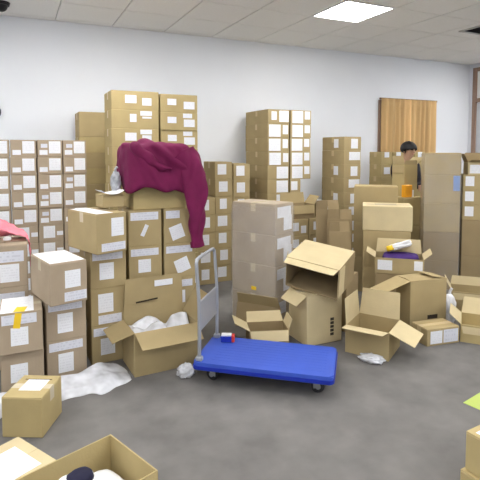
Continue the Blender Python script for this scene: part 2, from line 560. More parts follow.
def st_c(k):
    def f(i):
        L = []
        if k == 0:
            L = [('f', 0.28 + 0.1 * (i % 2), 0.35, 0.52, 0.78), ('f', 0.64, 0.25 + 0.3 * (i % 2), 0.84, 0.65)]
        else:
            L = [('f', 0.18, 0.4, 0.42, 0.75), ('f', 0.62, 0.2, 0.92, 0.62)]
        if i in (1, 2): L.append(('f', 0.6, 0.7, 0.85, 0.95))
        return L
    return f
stack_col(0.725, 1.165, 4.30, 0.38, [0.1695] * 12, 'yellow', 'yellowish carton', 'in left column behind the maroon jacket', 'wide stack behind the jacket', st_c(0))
stack_col(1.175, 1.545, 4.30, 0.38, [0.1685] * 12, 'yellow', 'yellowish carton', 'in right column behind the maroon jacket', 'wide stack behind the jacket', st_c(1))

st_d = lambda i: [('f', 0.16 + 0.05 * (i % 3), 0.28, 0.66 + 0.05 * (i % 2), 0.88)]
stack_col(1.735, 1.95, 4.86, 0.40, [0.195] * 5, 'tan', 'labelled carton', 'in short column behind the trolley handle', 'label column stack behind the trolley', st_d)
stack_col(1.96, 2.18, 4.90, 0.36, [0.195] * 7, 'tan', 'labelled carton', 'in tall column behind the trolley handle', 'label column stack behind the trolley', st_d)
stack_col(2.185, 2.40, 4.90, 0.36, [0.192] * 7, 'tan', 'labelled carton', 'in column left of the tall tower', 'label column stack behind the trolley', st_d)

def st_e(k):
    def f(i):
        if k == 0:
            if i == 0: return [('f', 0.16, 0.25, 0.40, 0.85), ('f', 0.52, 0.12, 0.96, 0.92)]
            if i >= 4: return [('f', 0.42, 0.08, 0.96, 0.93)]
            return [('f', 0.06, 0.06, 0.60, 0.93), ('f', 0.70, 0.25, 0.95, 0.90)]
        return [('f', 0.08, 0.06, 0.60, 0.93), ('f', 0.68, 0.35, 0.94, 0.93)]
    return f
stack_col(2.60, 2.895, 4.85, 0.60, [0.1645] * 12, 'tan', 'carton with big white labels', 'in left column of tallest central tower', 'tall central tower', st_e(0))
stack_col(2.905, 3.20, 4.85, 0.60, [0.1645] * 5, 'tan', 'carton with big white labels', 'in right column of tallest central tower', 'tall central tower', st_e(1), z0=0.1645 * 7)
stack_col(2.905, 3.06, 4.85, 0.60, [0.1645] * 7, 'tan', 'narrow carton', 'in slim column under the tower right side', 'slim column under the tower', lambda i: [('f', 0.1, 0.2, 0.7, 0.85)])

st_f = lambda i: [('l', 0.55, 0.2, 0.75, 0.85), ('f', 0.40, 0.15, 0.80, 0.85)] if i % 2 == 0 else [('f', 0.30, 0.3, 0.95, 0.9)]
stack_col(3.50, 3.76, 4.60, 0.46, [0.166] * 10, 'tan', 'dull carton', 'of narrow stack between tower and curtain', 'narrow stack before the white wall', st_f)

for k, nm in enumerate(('leftmost column', 'second column', 'third column', 'rightmost column')):
    a = 4.30 + 0.195 * k
    stack_col(a, a + 0.195, 4.86, 0.24, [0.164] * 9, 'yellow', 'small carton', f'in {nm} of stack before the curtain', 'stack before the curtain',
              lambda i: [('f', 0.3, 0.55, 0.72, 0.98)] if i == 0 else ([('f', 0.25, 0.2, 0.8, 0.75)] if (i + k) % 2 else []))

# ------------------------------------------------------------------ near cartons on the left
TOPS = ('f', 0.06, 0.74, 0.90, 0.95, 'strip')
SQ = ('f', 0.28, 0.24, 0.64, 0.66)
NG = 'large labelled cartons at left'
hN = 0.268
# rightmost-but-two column (four high)
carton('carton with white top corner, overhanging the left column of four', (*corner((0.42, 3.17), 20, 0.225, 0.42), 3 * hN), 0.225, 0.42, 0.27, 'tan', R(20), NG,
       [('f', 0.15, 0.06, 0.95, 0.26, 'strip'), ('f', 0.48, 0.42, 0.90, 0.88), ('t', 0.05, 0.05, 0.6, 0.95, 'label')], tape='cleartape')
for i, nm in enumerate(('second', 'third', 'bottom')):
    carton(f'labelled carton, {nm} in the column beside the flapped open carton', (*corner((0.39, 3.32), 3, 0.25, 0.38), (2 - i) * hN), 0.25, 0.38, hN - 0.0006, 'tan', R(4), NG,
           [TOPS, ('f', 0.25, 0.22, 0.65, 0.66)] if i != 1 else [('f', 0.2, 0.35, 0.62, 0.85), ('f', 0.2, 0.05, 0.85, 0.28, 'strip')], tape='cleartape', flaps=(i == 0))
# column of three
carton('carton with crumpled white top, topmost in the column of three', (*corner((0.118, 3.06), 14, 0.235, 0.40), 2 * 0.265), 0.235, 0.40, 0.265, 'rosy', R(14), NG,
       [('f', 0.38, 0.06, 0.98, 0.28, 'strip'), ('f', 0.40, 0.38, 0.82, 0.80), ('t', 0.04, 0.04, 0.96, 0.96, 'label')], tape='cleartape')
for i, nm in enumerate(('middle', 'bottom')):
    carton(f'labelled carton, {nm} in the column of three behind the plastic film', (*corner((0.09, 3.18), 3, 0.25, 0.36), (1 - i) * 0.265), 0.25, 0.36, 0.2644, 'rosy', R(5), NG,
           [TOPS, ('f', 0.28, 0.18, 0.66, 0.66)], tape='cleartape', flaps=False)
# column of two at the left edge
carton('carton with yellow tape mark and white top at left edge', (-0.045, 3.27, 0.255), 0.245, 0.34, 0.255, 'rosy', R(-1), NG,
       [('f', 0.06, 0.72, 0.86, 0.96, 'strip'), ('f', 0.26, 0.20, 0.66, 0.64), ('t', 0.03, 0.03, 0.8, 0.97, 'label'),
        ('f', 0.34, 0.62, 0.50, 0.99, 'yellowp', R(8)), ('t', 0.36, 0.02, 0.62, 0.30, 'yellowp', R(-12))], tape='cleartape')
carton('labelled carton under the yellow-marked one at left edge', (-0.045, 3.30, 0), 0.245, 0.34, 0.2544, 'rosy', 0, NG,
       [('f', 0.22, 0.25, 0.62, 0.70)], tape='cleartape', flaps=False)
for i, nm in enumerate(('topmost', 'middle', 'bottom')):
    carton(f'carton, {nm} of the pile before the pink cloth', (-0.145, 3.70, (2 - i) * 0.285), 0.30, 0.40, 0.2844, 'rosy', 0, NG,
           [('f', 0.08, 0.60, 0.92, 0.86, 'strip'), ('f', 0.42, 0.12, 0.82, 0.55)], tape='cleartape', flaps=(i == 0))
# two columns of four under the jacket
for k, (xa, xb, nm) in enumerate(((0.675, 0.925, 'left'), (0.94, 1.19, 'right'))):
    for i in range(4):
        lb = [('f', 0.06, 0.72, 0.90, 0.92, 'strip'), ('f', 0.28, 0.25, 0.66, 0.62)]
        if i == 0: lb = [('f', 0.06, 0.72, 0.90, 0.94, 'strip'), ('f', 0.42, 0.26, 0.54, 0.60, 'label', R(25))] if k == 0 else [('f', 0.06, 0.72, 0.5, 0.94, 'strip'), ('f', 0.2, 0.12, 0.62, 0.52, 'label', R(-18))]
        if i == 1 and k == 1: lb = [('f', 0.06, 0.72, 0.90, 0.92, 'strip'), ('f', 0.35, 0.15, 0.8, 0.55, 'label', R(-20))]
        carton(f'labelled carton, {ORD[i]} in {nm} column under the maroon jacket', ((xa + xb) / 2, 3.60, (3 - i) * 0.265), xb - xa - 0.004, 0.40, 0.2644, 'tan', 0, 'cartons under the maroon jacket', lb,
               tape='cleartape', flaps=(i == 0))
carton('plain yellowish carton draped with the maroon jacket', (0.92, 3.60, 1.06), 0.40, 0.36, 0.41, 'yellow', R(0))

# ------------------------------------------------------------------ maroon jacket
J = thing('jacket', 'crumpled maroon jacket thrown over a carton, sleeve hanging down', 'jacket', (0.925, 3.58, 1.46))
def jacket_me():
    bm = bmesh.new()
    bmesh.ops.create_cube(bm, size=2.0)
    bmesh.ops.subdivide_edges(bm, edges=bm.edges[:], cuts=30, use_grid_fill=True)
    hx, hy, hz = 0.225, 0.225, 0.185
    low = {}
    for v in bm.verts:
        c = v.co.copy()
        p = 9.0
        k = (abs(c.x) ** p + abs(c.y) ** p + abs(c.z) ** p) ** (-1 / p)
        s = c * k
        v.co = s
    kill = [v for v in bm.verts if v.co.z < -0.97 and abs(v.co.x) < 0.93 and abs(v.co.y) < 0.93]
    bmesh.ops.delete(bm, geom=kill, context='VERTS')
    for v in bm.verts:
        s = v.co.copy()
        x, y = s.x * hx, s.y * hy
        t = (1 - s.z) / 2             # 0 at the top, 1 at the hem
        u = s.x
        drop = 0.30 + 0.02 * math.sin(5 * u + 1) + (0.22 * max(0, u - 0.35) ** 1.2) + 0.06 * max(0, -u - 0.6)
        if y > 0: drop *= 0.7
        z = 0.075 - t * drop * 1.1
        # shoulder hump on the right and fold ridges
        z += (0.012 * math.exp(-((u + 0.85) ** 2) / 0.03) + 0.008 * u) * (1 - t)
        out = Vector((s.x * abs(s.x), s.y * abs(s.y), 0.25 * max(0, s.z)))
        if out.length > 0: out.normalize()
        q = Vector((x * 9, y * 6, z * 5))
        f = 0.022 * noise.noise(q * 0.75 + Vector((3, 1, 7))) + 0.012 * noise.noise(Vector((x * 22 + z * 9, y * 12, z * 7)))
        ridge = 0.028 * math.exp(-(((x - 0.05) * 0.8 + (z + 0.02) * 1.1) / 0.035) ** 2) + 0.022 * math.exp(-(((x + 0.12) * 1.0 + (z + 0.06) * 0.6) / 0.03) ** 2)
        flare = 0.02 * t
        v.co = Vector((x, y, z)) + out * (f + 0.018 + flare + (ridge if y < 0 else 0))
        if s.z > 0.9: v.co.z = max(v.co.z, 0.012)
    bmesh.ops.recalc_face_normals(bm, faces=bm.faces[:])
    me = bm_to_mesh(bm, 'jacket', True)
    me.materials.append(MT['maroon'])
    return me
o = link('jacket_body', jacket_me(), None, J)
md = o.modifiers.new('s', 'SOLIDIFY'); md.thickness = 0.006; md.offset = 1
md = o.modifiers.new('u', 'SUBSURF'); md.levels = 1; md.render_levels = 1
sl = spline([(0.16, -0.18, -0.01), (0.225, -0.235, -0.10), (0.238, -0.275, -0.24), (0.238, -0.28, -0.40), (0.240, -0.275, -0.55), (0.246, -0.27, -0.685)], 8)
n = len(sl)
rr = [0.115 - 0.068 * (i / (n - 1)) ** 0.75 for i in range(n)]
o = link('sleeve', tube_me(sl, rr, MT['maroon'], 40, fold=0.045, seed=2.0, fscale=13), None, J)
o.scale = (1, 0.72, 1); o.location = (0, -0.075, 0)
cf = spline([(0.244, -0.27, -0.65), (0.246, -0.27, -0.69)], 4)
o = link('cuff', tube_me(cf, [0.049] * len(cf), MT['maroon'], 24, fold=0.01, seed=5), None, J)
o.scale = (1, 0.72, 1); o.location = (0, -0.075, 0)
cl = spline([(-0.215, -0.16, 0.075), (-0.20, -0.235, 0.055), (-0.14, -0.262, -0.01), (-0.04, -0.268, -0.075), (0.05, -0.268, -0.10)], 8)
nc = len(cl)
o = link('collar', tube_me(cl, [0.010 + 0.028 * math.sin(math.pi * (0.08 + 0.84 * i / (nc - 1))) for i in range(nc)], MT['maroon'], 22, fold=0.022, seed=9, fscale=14), None, J)
carton('tiny carton under the white sheet left of the jacket', (0.565, 3.50, 1.0885), 0.16, 0.16, 0.09, 'tan', R(10), None, [], tape=None)

# grey bag and white sheet beside the jacket
b = thing('plastic_bag', 'grey and white printed bag poking out left of the jacket', 'bag', (0.615, 3.53, 1.18))
link('bag_body', lump_me(0.07, 0.11, 0.16, MT['greybag'], 3.1, 0.2, 2.5), None, b)
link('bag_tie', tube_me(spline([(0, 0, 0.14), (0.0, -0.01, 0.18), (0.01, -0.02, 0.195)], 4), 0.010, MT['greybag'], 8, fold=0.006), None, b)
def sheet_me(w, d, m, amp, seed, nx=24, ny=16, fs=6.0, curl=0.0):
    bm = bmesh.new()
    g = []
    for j in range(ny + 1):
        row = []
        for i in range(nx + 1):
            x, y = (i / nx - 0.5) * w, (j / ny - 0.5) * d
            z = amp * (0.5 + noise.noise(Vector((x * fs, y * fs, seed)))) + curl * (i / nx - 0.5) ** 2
            row.append(bm.verts.new((x, y, max(0.001, z))))
        g.append(row)
    for j in range(ny):
        for i in range(nx):
            bm.faces.new((g[j][i], g[j][i + 1], g[j + 1][i + 1], g[j + 1][i]))
    me = bm_to_mesh(bm, 'sheet', True)
    me.materials.append(m)
    return me
o = link('paper_sheet', sheet_me(0.17, 0.12, MT['paper'], 0.02, 4.0, curl=0.12), None, None, (0.555, 3.44, 1.180), (0, 0, R(12)))
o.modifiers.new('s', 'SOLIDIFY').thickness = 0.0015
tag(o, 'creased white sheet lying left of the maroon jacket', 'paper')

# ------------------------------------------------------------------ pink cloth at left edge
pk = thing('pink_cloth', 'bright pink cloth heaped behind the left edge cartons', 'cloth', (-0.14, 3.72, 0.855))
def pink_me():
    bm = bmesh.new()
    g = []
    nx, ny = 36, 26
    for j in range(ny + 1):
        row = []
        for i in range(nx + 1):
            u, v_ = i / nx, j / ny
            x = -0.06 + 0.245 * u
            y = -0.10 + 0.22 * v_
            ridge = 0.17 * (1 - u) ** 0.9
            z = 0.01 + ridge * math.sin(math.pi * min(1, 0.12 + 0.88 * v_)) ** 0.7
            if u > 0.82:
                x = -0.06 + 0.245 * 0.82 + 0.02 * math.sin((u - 0.82) * 9)
                x += 0.012
                z -= (u - 0.82) / 0.18 * 0.22
                y = -0.10 + 0.12 * v_
            f = 0.012 * noise.noise(Vector((x * 30, y * 30, z * 20)))
            row.append(bm.verts.new((x + f, y + f * 0.5, z + abs(f))))
        g.append(row)
    for j in range(ny):
        for i in range(nx):
            bm.faces.new((g[j][i], g[j][i + 1], g[j + 1][i + 1], g[j + 1][i]))
    me = bm_to_mesh(bm, 'pink', True)
    me.materials.append(MT['pink'])
    return me
o = link('fold', pink_me(), None, pk)
o.modifiers.new('s', 'SOLIDIFY').thickness = 0.004
o = link('print_patch', lump_me(0.05, 0.006, 0.03, MT['paper'], 8.0, 0.1), None, pk, (0.02, -0.10, 0.012))
o = link('navy_bag', lump_me(0.16, 0.16, 0.17, MT['navy'], 6.0, 0.12), None, None, (-0.29, 3.60, 0.8565))
tag(o, 'round dark navy bundle beside the pink cloth at left edge', 'bag')

# ------------------------------------------------------------------ open carton behind the trolley handle
oc = open_carton('large open carton with raised back flap left of the trolley', (0.845, 3.175, 0), 0.46, 0.30, 0.295, (0, 0, R(3)), 'tan',
                 flaps={'f': 118, 'l': 108, 'b': -3, 'r': 30}, flen={'f': 0.15, 'l': 0.15, 'b': 0.29, 'r': 0.2},
                 labels=[])
put_label(oc, 0.46, 0.30, 0.315, 'f', 0.50, 1.62, 0.80, 1.76, MT['label']).location.y = 0.126
put_label(oc, 0.46, 0.30, 0.315, 'f', 0.20, 1.30, 0.55, 1.335, MT['slot'], name='hand_hole', tilt=R(-4)).location.y = 0.128
o = link('packing_film', sheet_me(0.42, 0.26, MT['film'], 0.11, 2.0, 34, 24, 9.0), None, None, (0.845, 3.17, 0.20), (0, 0, R(2)))
o.modifiers.new('s', 'SOLIDIFY').thickness = 0.001
tag(o, 'crumpled white packing film inside the large open carton', 'film')
for z, nm in ((0.012, 'packed box at the bottom of the large open carton'),):
    carton(nm, (0.845, 3.175, z), 0.42, 0.26, 0.185, 'pale', R(2), tape=None)
o = link('film_scrap', lump_me(0.11, 0.09, 0.08, MT['film'], 4.4, 0.35, 2.6), None, None, (0.935, 2.885, 0.0), (0, 0, R(20)))
tag(o, 'small crumpled film scrap on the floor beside the trolley corner', 'film')

# ------------------------------------------------------------------ plastic film on the floor, left
def film_floor():
    bm = bmesh.new()
    nx, ny = 90, 40
    g = []
    for j in range(ny + 1):
        row = []
        for i in range(nx + 1):
            u, v_ = i / nx, j / ny
            x = -0.36 + 0.965 * u
            far = 3.04 + 0.07 * min(1, max(0, (u - 0.35) * 5)) + 0.10 * min(1, max(0, (u - 0.66) * 8))
            near = 2.72 + 0.20 * min(1, max(0, (x + 0.24) * 9)) + 0.07 * math.sin(u * 7) * u + 0.025 * math.sin(u * 23)
            near += 0.06 * math.exp(-((u - 0.72) / 0.05) ** 2) 
            if u > 0.9: 
                k = (u - 0.9) / 0.1
                far -= 0.09 * k ** 2; near += 0.05 * k ** 2
            y = near + (far - near) * v_
            e = min(1, 5 * min(v_, 1 - v_, u, 1 - u) + 0.05)
            n1 = noise.noise(Vector((x * 5, y * 9, 1.3)))
            n2 = noise.noise(Vector((x * 14, y * 17, 5.1)))
            z = e * (0.030 + 0.020 * n1 + 0.006 * n2) + 0.05 * v_ * e + 0.04 * e * max(0, u - 0.55)
            row.append(bm.verts.new((x + 0.01 * n2, y + 0.012 * n1, max(0.002, z))))
        g.append(row)
    for j in range(ny):
        for i in range(nx):
            bm.faces.new((g[j][i], g[j][i + 1], g[j + 1][i + 1], g[j + 1][i]))
    me = bm_to_mesh(bm, 'film', True)
    me.materials.append(MT['film'])
    return me
o = link('plastic_film', film_floor())
o.modifiers.new('s', 'SOLIDIFY').thickness = 0.001
tag(o, 'long crumpled sheet of whitish plastic film on the floor', 'film')

# ------------------------------------------------------------------ small carton on the film, foreground cartons
sc = carton('small yellowish carton alone on the grey floor', (0.0, 2.71, 0), 0.215, 0.25, 0.215, 'yellow', R(-27), None,
       [('t', 0.25, 0.30, 0.80, 0.78, 'label')], tape='cleartape')
link('slit', box_me(0.15, 0.006, 0.001, MT['slot']), None, sc, (0.0, 0.075, 0.2151))
u_ = Vector((math.cos(R(30)), math.sin(R(30)))); v_ = Vector((-math.sin(R(30)), math.cos(R(30))))
cc = Vector((-0.072, 2.20)) - u_ * 0.17 - v_ * 0.15
carton('pale carton with big white label in the bottom left corner', (cc.x, cc.y, 0), 0.34, 0.30, 0.235, 'pale', R(30), None,
       [('t', 0.22, 0.15, 0.85, 0.80, 'label')], tape=None)
u_ = Vector((math.cos(R(21)), math.sin(R(21)))); v_ = Vector((-math.sin(R(21)), math.cos(R(21))))
cc = Vector((0.292, 1.985)) - u_ * 0.20 - v_ * 0.17
open_carton('open carton in the bottom left foreground with things inside', (cc.x, cc.y, 0), 0.40, 0.34, 0.27, (0, 0, R(21)), 'yellow', flaps={'f': 165, 'l': 170}, flen={'f': 0.15, 'l': 0.12})
s1 = thing('black_white_pouch', 'black and white pouch lying in the foreground open carton', 'pouch', (0.115, 1.79, 0.185), (0, R(-4), R(24)))
link('pouch_body', lump_me(0.17, 0.10, 0.07, MT['paper'], 1.7, 0.1), None, s1)
link('pouch_panel', lump_me(0.11, 0.092, 0.05, MT['navy'], 2.2, 0.08), None, s1, (0.025, -0.006, 0.026))
o = link('wrapped_bundle', lump_me(0.34, 0.28, 0.175, MT['paper'], 5.5, 0.04, power=6), None, None, (cc.x, cc.y, 0.008), (0, 0, R(21)))
tag(o, 'white wrapped bundle at the bottom of the foreground open carton', 'bundle')

# bottom right cartons
u_ = Vector((math.cos(R(5)), math.sin(R(5)))); v_ = Vector((-math.sin(R(5)), math.cos(R(5))))
cc = Vector((1.615, 1.275)) + u_ * 0.19 - v_ * 0.15
carton('carton with white label on top in the bottom right corner', (cc.x, cc.y, 0.17), 0.38, 0.30, 0.165, 'yellow', R(5), None, [('t', 0.06, 0.12, 0.75, 0.9, 'label')], tape=None)
carton('carton underneath the white-topped one in bottom right corner', (cc.x - 0.006, cc.y, 0), 0.40, 0.32, 0.1696, 'yellow', R(5), None, [('f', 0.1, 0.3, 0.4, 0.7)])
o = link('paper_sheet', box_me(0.30, 0.21, 0.002, MT['green']), None, None, (2.49, 1.80, 0.0), (0, 0, R(12)))
tag(o, 'yellow-green paper sheet on the floor at right edge', 'paper')

# ------------------------------------------------------------------ platform trolley
uT = Vector((0.777, -0.629)).normalized()
vT = Vector((0.629, 0.777)).normalized()
yawT = math.atan2(uT.y, uT.x)
LT, WT = 0.88, 0.45
cT = Vector((0.935, 2.75)) + uT * LT / 2 + vT * WT / 2
T = thing('platform_trolley', 'blue flatbed trolley with grey folding handle on the floor', 'trolley', (cT.x, cT.y, 0), (0, 0, yawT))
def rrect_me(w, d, z0, z1, r, m, seg=6, bev=0.006):
    bm = bmesh.new()
    vs = []
    for cx, cy, a0 in ((w / 2 - r, d / 2 - r, 0), (-w / 2 + r, d / 2 - r, 90), (-w / 2 + r, -d / 2 + r, 180), (w / 2 - r, -d / 2 + r, 270)):
        for k in range(seg + 1):
            a = R(a0 + 90 * k / seg)
            vs.append((cx + r * math.cos(a), cy + r * math.sin(a)))
    a = [bm.verts.new((x, y, z0)) for x, y in vs]
    b = [bm.verts.new((x, y, z1)) for x, y in vs]
    nn = len(vs)
    bm.faces.new(a[::-1]); top = bm.faces.new(b)
    for i in range(nn):
        j = (i + 1) % nn
        bm.faces.new((a[i], a[j], b[j], b[i]))
    if bev: bmesh.ops.bevel(bm, geom=[e for e in top.edges], offset=bev, segments=2, affect='EDGES')
    me = bm_to_mesh(bm, 'rrect'); me.materials.append(m)
    return me
pf = link('platform', rrect_me(LT, WT, 0.105, 0.155, 0.03, MT['blue']), None, T)
link('bumper', rrect_me(LT + 0.012, WT + 0.012, 0.110, 0.132, 0.035, MT['blueedge'], bev=0.0), None, T)
for k in range(9):
    link('grip_rib', box_me(LT - 0.16, 0.006, 0.0008, MT['blue']), None, pf, (0.03, -0.16 + 0.04 * k, 0.1548))
for sx in (-1, 1):
    for sy in (-1, 1):
        ca = link('caster', None, loc=(sx * (LT / 2 - 0.12), sy * (WT / 2 - 0.11), 0), parent=T)
        bm = bmesh.new()
        bmesh.ops.create_cone(bm, cap_ends=True, segments=28, radius1=0.042, radius2=0.042, depth=0.028)
        bmesh.ops.bevel(bm, geom=[e for e in bm.edges if len(e.link_faces) == 2 and any(len(f.verts) > 4 for f in e.link_faces)], offset=0.006, segments=2, affect='EDGES')
        dx = 0.02 * sx
        link('wheel', bm_to_mesh(bm, smooth=False), MT['rubber'], ca, (dx, 0, 0.042), (R(90), 0, R(12 * sx)))
        bm = bmesh.new()
        bmesh.ops.create_cone(bm, cap_ends=True, segments=16, radius1=0.016, radius2=0.016, depth=0.045)
        link('hub', bm_to_mesh(bm), MT['steel'], ca, (dx, 0, 0.042), (R(90), 0, R(12 * sx)))
        bm = bmesh.new()
        for s in (-1, 1): bm_box(bm, -0.02, 0.02, s * 0.024 - 0.002, s * 0.024 + 0.002, 0.035, 0.094)
        bm_box(bm, -0.03, 0.03, -0.026, 0.026, 0.092, 0.098); bm_box(bm, -0.045, 0.045, -0.04, 0.04, 0.098, 0.105)
        link('fork', bm_to_mesh(bm), MT['steel'], ca, (dx * 0.5, 0, 0), (0, 0, R(12 * sx)))
hx = -LT / 2 + 0.035
pts = [(hx, -0.195, 0.145), (hx, -0.195, 0.5), (hx - 0.015, -0.195, 0.75), (hx - 0.018, -0.185, 0.79), (hx - 0.02, -0.15, 0.805), (hx - 0.02, 0.0, 0.807), (hx - 0.02, 0.15, 0.805), (hx - 0.018, 0.185, 0.79), (hx - 0.015, 0.195, 0.75), (hx, 0.195, 0.5), (hx, 0.195, 0.145)]
link('handle', tube_me(spline(pts, 5), 0.0115, MT['steel'], 12), None, T)
link('handle_plate', rrect_me(0.012, 0.366, 0.34, 0.53, 0.004, MT['steel'], 2, 0.0), None, T, (hx - 0.003, 0, 0))
for s in (-1, 1):
    link('handle_bracket', box_me(0.045, 0.035, 0.03, MT['steel'], 0.006), None, T, (hx, s * 0.195, 0.154))
# little blue packet on the trolley
cp = cT - uT * (LT / 2 - 0.12) + vT * (WT / 2 - 0.08)
pk = thing('packet', 'small blue packet with white top and red end on the trolley', 'packet', (cp.x, cp.y, 0.156), (0, 0, R(-28)))
link('body', box_me(0.075, 0.05, 0.042, MT['blueedge'], 0.003), None, pk)
link('lid', box_me(0.07, 0.046, 0.010, MT['paper'], 0.002), None, pk, (0, 0, 0.042))
link('end_cap', box_me(0.02, 0.05, 0.046, MT['red'], 0.002), None, pk, (0.0475, 0, 0))

# ------------------------------------------------------------------ film wrapped stack behind the trolley
yw = R(27)
u_ = Vector((math.cos(yw), math.sin(yw))); v_ = Vector((-math.sin(yw), math.cos(yw)))
wT_, dT_ = 0.28, 0.46
cw = Vector((1.885, 3.38)) + u_ * wT_ / 2 + v_ * dT_ / 2
for i in range(4):
    h = 0.262
    carton(f'greyish carton, {ORD[i]} of the film-wrapped stack behind the trolley', (cw.x, cw.y, (3 - i) * h), wT_, dT_, h - 0.0006, 'grey', yw, 'film-wrapped stack',
           [('f', 0.10, 0.55, 0.85, 0.90, 'label'), ('f', 0.45, 0.12, 0.9, 0.6, 'label')] if i < 3 else [('f', 0.1, 0.4, 0.6, 0.8, 'strip')], tape='cleartape', flaps=(i == 0))
def wrap_me(w, d, h, seed):
    bm = bmesh.new()
    g = []
    nz = 40
    per = []
    nn = 14
    for a, b in (((-1, -1), (1, -1)), ((1, -1), (1, 1)), ((1, 1), (-1, 1)), ((-1, 1), (-1, -1))):
        for k in range(nn):
            t = k / nn
            per.append((a[0] + (b[0] - a[0]) * t, a[1] + (b[1] - a[1]) * t))
    for j in range(nz + 1):
        z = 0.004 + (h - 0.008) * j / nz
        row = []
        for px, py in per:
            o_ = 0.006 + 0.008 * abs(noise.noise(Vector((px * 2, py * 2 + z * 3, z * 9 + seed))))
            row.append(bm.verts.new((px * (w / 2 + o_), py * (d / 2 + o_), z)))
        g.append(row)
    n_ = len(per)
    for j in range(nz):
        for i in range(n_):
            k = (i + 1) % n_
            bm.faces.new((g[j][i], g[j][k], g[j + 1][k], g[j + 1][i]))
    me = bm_to_mesh(bm, 'wrap', True); me.materials.append(MT['wrap'])
    return me
o = link('stretch_film', wrap_me(wT_, dT_, 1.03, 1.0), None, None, (cw.x, cw.y, 0), (0, 0, yw))
tag(o, 'clear stretch film wound around the greyish stack behind the trolley', 'film')
o = link('yellow_sticker', box_me(0.05, 0.004, 0.03, MT['yellowp']), None, o, (-wT_ / 2 - 0.016, -0.02, 0.30), (0, 0, R(90)))
# flattened brown carton leaning at its foot and open carton by the trolley
fl = thing('flattened_carton', 'brown flattened carton leaning at the foot of the wrapped stack', 'carton', (1.735, 3.43, 0.004), (R(-13), 0, R(-52)))
link('panel', box_me(0.40, 0.006, 0.20, MT['brown'], 0.001), None, fl)
link('panel', box_me(0.39, 0.006, 0.19, MT['brown'], 0.001), None, fl, (0.004, 0.008, 0.0))
link('flap', flap_me(0.39, 0.10, MT['tan']), None, fl, (0, 0, 0.20), (R(35), 0, 0))
open_carton('small open carton with pale flap right behind the blue trolley', (1.66, 3.10, 0), 0.30, 0.20, 0.155, (0, 0, R(-18)), 'brown', 'pale',
            flaps={'b': 55, 'l': 60, 'f': 150, 'r': 20}, flen={'b': 0.10, 'l': 0.13, 'f': 0.08, 'r': 0.08})

# ------------------------------------------------------------------ carton with printed marks and tilted open carton above it
sb = carton('upright pale carton with vertical print right of the trolley', (2.085, 3.085, 0), 0.325, 0.27, 0.395, 'pale', 0, None, [], tape='cleartape')
for k in range(5):
    put_label(sb, 0.325, 0.27, 0.395, 'f', 0.66, 0.14 + 0.075 * k, 0.76, 0.14 + 0.075 * k + 0.055, MT['ink'], name='print_mark')
link('loose_flap', flap_me(0.25, 0.11, MT['pale']), None, sb, (-0.16, 0.0, 0.388), (R(128), 0, R(-90)))
zl = Vector((-0.28, -0.18, -0.075)).normalized()          # mouth looks towards the trolley and a little down
xl = Vector((-0.17, 0.32, 0.055)); xl = (xl - zl * xl.dot(zl)).normalized()
yl = zl.cross(xl)
if yl.z < 0: xl = -xl; yl = zl.cross(xl)
Mrot = Matrix((xl, yl, zl)).transposed()
dR, wR, hR = 0.25, 0.43, 0.36
top_c = Vector((2.10, 3.03, 0.685))
org = top_c - zl * (hR / 2) - yl * (dR / 2)
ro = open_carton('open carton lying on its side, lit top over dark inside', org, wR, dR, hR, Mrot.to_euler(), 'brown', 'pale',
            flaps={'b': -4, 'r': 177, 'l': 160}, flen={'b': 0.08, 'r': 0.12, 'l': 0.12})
link('lit_top_sheet', box_me(wR - 0.004, 0.003, hR - 0.006, MT['pale']), None, ro, (0, dR / 2 + 0.0018, 0.003))  # pale sheet puts the overhead light into the colour of the carton's top
carton('plain carton supporting the sideways open carton from below', (2.44, 3.25, 0), 0.30, 0.24, 0.44, 'brown', R(33), None, [])

# ------------------------------------------------------------------ cartons behind: low stack with open carton on it
for k, (a, b, nm) in enumerate(((2.60, 2.88, 'left'), (2.885, 3.165, 'right'))):
    stack_col(a, b, 4.40, 0.40, [0.185] * 4, 'tan', 'labelled carton', f'in {nm} column of low stack before the tower', 'low stack before the tower',
              lambda i: [('f', 0.2, 0.3, 0.55, 0.8), ('f', 0.65, 0.15, 0.9, 0.6)])
open_carton('open carton with upright flap on the low stack before tower', (2.80, 4.52, 0.741), 0.33, 0.22, 0.155, (0, 0, R(-2)), 'brown', 'tan', flaps={'b': 8, 'f': 172, 'r': 35, 'l': 170}, flen={'b': 0.12, 'f': 0.1, 'r': 0.11, 'l': 0.1})
carton('white-labelled small carton on the low stack beside the open one', (3.12, 4.56, 0.741), 0.20, 0.26, 0.17, 'pale', R(6), None, [('f', 0.1, 0.2, 0.9, 0.9), ('t', 0.1, 0.1, 0.9, 0.9)])

# flattened cartons standing upright
for k, (x, y, yaw, lean, hgt, wd, mm) in enumerate(((2.86, 3.98, -14, -4, 0.98, 0.26, 'brown'), (2.885, 3.83, -30, -6, 0.90, 0.25, 'brown'), (2.80, 3.68, -18, -8, 0.80, 0.22, 'brown'))):
    nm = ('tallest brown flattened carton standing behind the open cartons', 'brown flattened carton standing in the middle of three', 'shortest flattened carton standing in front of the other two')[k]
    f = thing('flattened_carton', nm, 'carton', (x, y, 0.003), (R(lean), 0, R(yaw)), 'standing flattened cartons')
    link('panel', box_me(wd, 0.006, hgt - 0.1, MT[mm], 0.001), None, f)
    link('panel', box_me(wd - 0.01, 0.006, hgt - 0.1, MT[mm], 0.001), None, f, (0.006, 0.009, 0))
    link('flap', flap_me(wd / 2 - 0.004, 0.1, MT[mm]), None, f, (-wd / 4, 0, hgt - 0.1), (R(8), 0, 0))
    link('flap', flap_me(wd / 2 - 0.004, 0.1, MT[mm]), None, f, (wd / 4, 0, hgt - 0.1), (R(-12), 0, 0))

